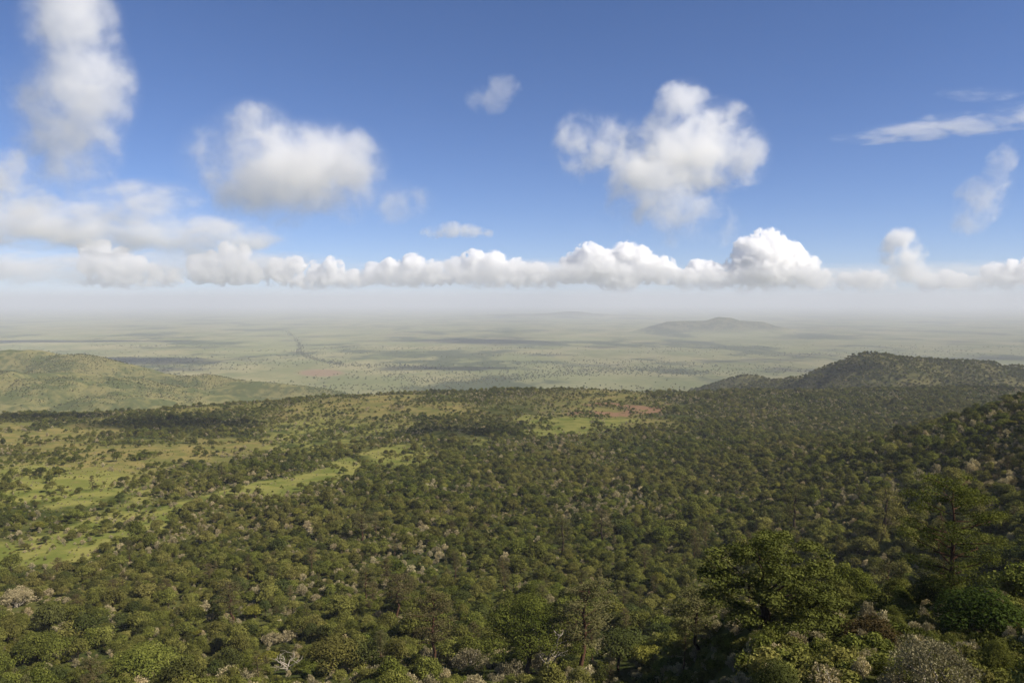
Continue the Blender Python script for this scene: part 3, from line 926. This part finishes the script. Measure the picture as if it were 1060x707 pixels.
def soft_cloud(label, lobes, D, name='soft_cloud', dens=0.006, scale=1.0, thr=(0.06, 0.95), amp=1.6, tilt=0.0, seed=0.0, aniso=0.2, step=0.35, stretch=(1, 1, 1), depth=0.8, falloff=1.0, halo=0.07, fade=None):
    """A ragged cloud: ellipsoid lobes eaten away by noise inside the volume."""
    k = D / F
    c0 = at(np.mean([l[0] for l in lobes]), np.mean([l[1] for l in lobes]), D)
    m, nt, out = new_mat(name)
    tc = nt.node('ShaderNodeTexCoord'); pos = tc.outputs['Object']
    shape = None; balls = []
    rg = np.random.default_rng(int(seed * 10) + 5)
    for (px, py, rx, ry, wgt) in lobes:
        c = at(px, py, D) - c0
        r = (rx * k, min(rx, ry * 1.5) * k * depth, ry * k)
        c.y += rg.normal(0, 0.15) * r[1]
        balls.append((c, tuple(q * 1.12 for q in r)))
        d = nt.vmath('DIVIDE', nt.vmath('SUBTRACT', pos, tuple(c)), r)
        ln = nt.vmath('LENGTH', d, out='v')
        s = nt.math('MULTIPLY', nt.math('SUBTRACT', 1.0, ln), wgt)
        shape = s if shape is None else nt.math('SMOOTH_MAX', shape, s, 0.25)
    base = 26 * k * scale
    ps = nt.vmath('MULTIPLY', pos, tuple(1.0 / (base * q) for q in stretch))
    ps = nt.vmath('ADD', ps, (seed * 7.7, seed * 3.3, seed))
    nz = nt.noise(ps, 1.0, 6.0, 0.6, Distortion=0.25)
    nz = nt.math('MULTIPLY', nt.math('SUBTRACT', nz, 0.5), 2.6 * amp)
    v = nt.math('ADD', nt.math('MULTIPLY', shape, falloff), nz)
    v = nt.math('MULTIPLY', v, nt.rng(shape, -0.1, 0.2))
    if fade is not None:                                  # the base dissolves
        zf = nt.node('ShaderNodeSeparateXYZ', {0: pos}).outputs[2]
        lo_, hi_ = [(at(530, q, D).z - c0.z) for q in fade]
        dens_k = nt.rng(nt.math('ADD', zf, nt.math('MULTIPLY', nz, abs(hi_ - lo_) * .35)), lo_, hi_, .03, 1.0)
    else:
        dens_k = 1.0
    dn = nt.math('MULTIPLY', dens_k, nt.math('ADD', nt.rng(v, thr[0], thr[1]), nt.math('MULTIPLY', nt.rng(shape, -.1, .55), halo)))
    dn = nt.math('MULTIPLY', dn, dens * 6000.0 / D)
    vsn = nt.node('ShaderNodeVolumeScatter', {'Color': c4(1, 1, 1), 'Density': dn, 'Anisotropy': aniso})
    nt.l.new(vsn.outputs[0], out.inputs['Volume'])
    try:
        m.volume_intersection_method = 'FAST'
    except Exception:
        pass
    m.cycles.volume_step_rate = step
    me = blob_union(balls, min(min(r) for c, r in balls) / 4.5, name)
    me.materials.clear(); me.materials.append(m)
    o = link(name, me); o.location = c0
    return tag(o, label, 'cloud')


def cumulus(label, lobes, D, seed=0):
    rg = np.random.default_rng(seed)
    ls = []
    for px, py, r in lobes:
        ls.append((px, py + 3, r * 1.35, r * 1.3, 1.1))
        if 293 - py > r * .9:
            ls.append((px + rg.normal(0, r * .35), (py + 293) / 2 + 1, r * 1.35, (297 - py) * .5, 1.0))
    x0, x1 = min(l[0] for l in lobes), max(l[0] for l in lobes)
    nb = max(1, round((x1 - x0) / 110))
    for q in range(nb):
        w = (x1 - x0) / nb
        ls.append((x0 + (q + .5) * w, 291 + rg.uniform(-4, 2), w * .62 + 6, 11 + rg.uniform(-2, 1), .75))
    o = soft_cloud(label, ls, D, name='cumulus_cloud', dens=.050, scale=.34, thr=(.10, .50), amp=1.75, seed=seed + .37, aniso=.15, step=.16, depth=.9, halo=.03, falloff=1.15, fade=(303 + rg.uniform(-2, 3), 277 + rg.uniform(-5, 7)))
    return tag(o, None, 'cloud', 'white cumulus clouds in a row above the horizon')


cumulus('small bright wedge of cumulus low at the far left of the sky', [(90, 254, 8), (106, 256, 10), (124, 264, 10), (142, 271, 9), (158, 277, 7), (180, 284, 7)], 46250, seed=1)
cumulus('pale ragged cumulus under the big soft grey cloud, left end of the row', [(206, 270, 10), (220, 266, 9), (236, 257, 9), (250, 260, 9), (242, 272, 10), (262, 276, 8), (228, 280, 11)], 46957, seed=2)
cumulus('longest cumulus bank, a low chain of white puffs left of centre', [(285, 276, 11), (305, 273, 10), (326, 277, 9), (345, 274, 10), (366, 283, 7), (385, 278, 9), (405, 275, 10), (428, 271, 11), (448, 277, 10), (470, 274, 10), (490, 269, 12), (512, 272, 13), (532, 278, 13), (555, 281, 12), (572, 285, 9)], 47192, seed=3)
cumulus('lumpy cumulus with two rounded tops right of the picture centre', [(594, 274, 13), (610, 264, 14), (626, 274, 16), (648, 264, 15), (662, 268, 14), (684, 277, 14), (698, 282, 8), (640, 284, 18)], 46485, seed=5)
cumulus('tallest and brightest cumulus with a domed peak, right of centre', [(796, 252, 17), (778, 260, 17), (815, 264, 16), (795, 274, 25), (770, 280, 18), (830, 279, 17), (850, 288, 12), (735, 284, 15), (710, 287, 11), (722, 277, 10)], 46250, seed=6)
cumulus('squat little cumulus just right of the tallest one', [(876, 289, 9), (890, 288, 11), (906, 290, 11), (918, 293, 8)], 46721, seed=7)
cumulus('low twin-headed cumulus between the upright plume and the right edge', [(960, 291, 10), (978, 289, 11), (992, 290, 10), (1008, 293, 9)], 46485, seed=9)
cumulus('cumulus cut by the right edge of the photo', [(1034, 283, 13), (1050, 280, 13), (1070, 280, 16), (1046, 297, 12), (1090, 286, 16)], 46250, seed=10)

soft_cloud('tall soft column of cloud running out of the top left of the photo', [(78, 28, 54, 62, 1), (92, 92, 56, 66, 1), (72, 142, 58, 52, .9), (70, -10, 46, 46, 1), (66, 178, 60, 40, .6), (36, 110, 40, 60, .5)], 6600, seed=1.0, dens=.0042, falloff=1.2, amp=1.2, halo=.20, fade=(215, 120))
soft_cloud('white soft cloud cut by the left edge of the photo', [(2, 188, 44, 40, 1), (26, 210, 40, 24, .8), (-40, 195, 50, 46, 1)], 7400, seed=2.0, dens=.005)
soft_cloud('small flat detached cloud floating above the long cumulus bank', [(448, 241, 16, 8, .9), (466, 238, 19, 10, 1.2), (486, 239, 18, 9, 1.1), (502, 242, 12, 6, .8)], 14000, seed=11.0, dens=.014, scale=.45, amp=1.1, step=.25)
soft_cloud('upright soft cumulus plume rising over the right end of the row', [(930, 250, 20, 17, 1.2), (936, 264, 22, 18, 1.2), (944, 280, 26, 16, 1), (922, 262, 18, 16, .9), (958, 288, 24, 11, .8)], 16000, seed=12.0, dens=.016, scale=.6, amp=1.2, step=.25)
soft_cloud('low flat grey cloud lying above the bright wedge at the left', [(40, 232, 120, 30, .9), (120, 242, 110, 26, .8), (200, 246, 100, 26, .7), (-80, 236, 110, 34, .9), (150, 210, 70, 26, .5)], 9800, seed=9.0, dens=.0075, stretch=(1.6, 1, .8), thr=(.0, 1.0), halo=.2)
soft_cloud('big round soft grey-white cloud in the left half of the sky', [(312, 184, 84, 58, 1.15), (350, 172, 56, 48, 1), (264, 198, 62, 44, .9), (262, 126, 42, 26, .6), (405, 212, 52, 28, .5), (300, 220, 100, 24, .6), (236, 166, 50, 44, .4)], 6400, seed=3.0, dens=.0046, falloff=1.2, amp=1.2, halo=.18, fade=(245, 175))
soft_cloud('tiny faint wisp alone in the blue near the top centre', [(505, 104, 26, 18, .9), (520, 92, 22, 18, .9)], 6500, seed=4.0, dens=.0024)
soft_cloud('ragged bright cloud with torn top above the tallest cumulus', [(712, 158, 70, 52, 1.1), (668, 188, 52, 44, 1), (706, 108, 32, 28, 1), (744, 130, 42, 32, .9), (768, 162, 32, 38, .9), (604, 152, 36, 40, .6), (640, 150, 40, 34, .4), (690, 222, 74, 34, .75), (722, 240, 60, 24, .6)], 9500, seed=5.0, dens=.0055, falloff=1.15, fade=(262, 170), halo=.10)
soft_cloud('long thin streak of cloud at the upper right', [(898, 144, 46, 8, 1), (945, 136, 54, 12, 1), (1000, 128, 56, 15, 1), (1058, 122, 52, 16, 1), (1015, 98, 50, 9, .6)], 9000, seed=6.0, dens=.0042, scale=.8, stretch=(2.0, 1, .6), step=.2)
soft_cloud('small upright ragged wisp at the right edge under the streak', [(1034, 180, 20, 30, 1), (1016, 206, 30, 28, 1), (1004, 228, 24, 20, .7), (1044, 160, 14, 18, .7)], 6500, seed=7.0, dens=.004)
veil = soft_cloud(None, [(x, 284 + 2 * math.sin(x * .021) - (9 if x < 280 else 0), 150, 11 + 4 * math.sin(x * .013 + 1) + (6 if x < 280 else 0), 1) for x in range(-420, 1500, 90)], 40500, name='cloud_haze', seed=8.0, dens=.013, stretch=(2.2, 2.2, .55), thr=(-.2, 1.0), amp=1.1, step=.6, depth=.5, halo=.12)
tag(veil, kind='stuff')

# unseen clouds added beyond the frame on the sun side, shading slopes and plain
balls = []
for px_, py_, rx, ry in ((1046, 672, 28, 26), (915, 694, 16, 9), (470, 447, 85, 60), (180, 441, 150, 55), (60, 433, 110, 45), (1010, 402, 240, 60), (840, 398, 150, 45)):  # lower right entries are put in only to darken that corner
    gx_, gy_ = ground_at_px(px_, py_); gz_ = tz(gx_, gy_)
    H = 1500
    t_ = (ZC + H - float(gz_[0])) / sun_dir.z
    c = Vector((float(gx_[0]), float(gy_[0]), float(gz_[0]))) + sun_dir * t_
    for q in range(7):
        a_ = q * 2.4; d_ = math.sqrt(q / 7)
        balls.append((c + Vector((rx * d_ * math.cos(a_) * .8, ry * d_ * math.sin(a_) * .9, 12 * math.sin(q * 3))), (rx * .5, ry * .5, min(rx, ry) * .42)))
rgc = np.random.default_rng(77)
nb_ = 0
while nb_ < 26:
    px_, py_ = rgc.uniform(-40, 1100), rgc.uniform(337, 384)
    gx_, gy_ = ground_at_px(px_, py_); g_ = Vector((float(gx_[0]), float(gy_[0]), 0.0))
    c = g_ + sun_dir * (6600 / sun_dir.z)
    qx, qy, _ = project(np.array([c.x]), np.array([c.y]), np.array([c.z]))
    if g_.y < 4300 or not (qx[0] > 1250 or qy[0] < -160): continue
    nb_ += 1
    rx, ry = rgc.uniform(160, 420), rgc.uniform(90, 240)
    for q in range(9):
        a_ = q * 2.4 + rgc.uniform(-.5, .5); d_ = math.sqrt(q / 9)
        balls.append((c + Vector((rx * d_ * math.cos(a_) * 1.2, ry * d_ * math.sin(a_) * 1.2, 0)), (rx * rgc.uniform(.25, .5), ry * rgc.uniform(.25, .5), 26)))
me = balls_mesh(balls, 'clouds')
me = revoxel(me, 16.0); me.name = 'clouds'
displaced(me, [(60, 9), (28, 5)], 4.0)
m_cl, nt, out = new_mat('shade_cloud')
vsn = nt.node('ShaderNodeVolumeScatter', {'Color': c4(1, 1, 1), 'Density': 0.016, 'Anisotropy': 0.3}); nt.l.new(vsn.outputs[0], out.inputs['Volume'])
me.materials.clear(); me.materials.append(m_cl)
tag(link('clouds', me), kind='stuff')  # out of view, added for the shade they cast

# ------------------------------------------------------------------ render settings
vs = scene.view_settings
vs.view_transform = 'Standard'; vs.look = 'None'; vs.exposure = 0.62; vs.gamma = 1.0; vs.use_curve_mapping = False
cy = scene.cycles
cy.max_bounces = 28; cy.diffuse_bounces = 3; cy.glossy_bounces = 1; cy.transmission_bounces = 3
cy.volume_bounces = 26; cy.transparent_max_bounces = 48
cy.use_denoising = True
try:
    cy.denoiser = 'OPENIMAGEDENOISE'
except Exception as e:
    print(e)
print('script', round(time.time() - T0, 1))
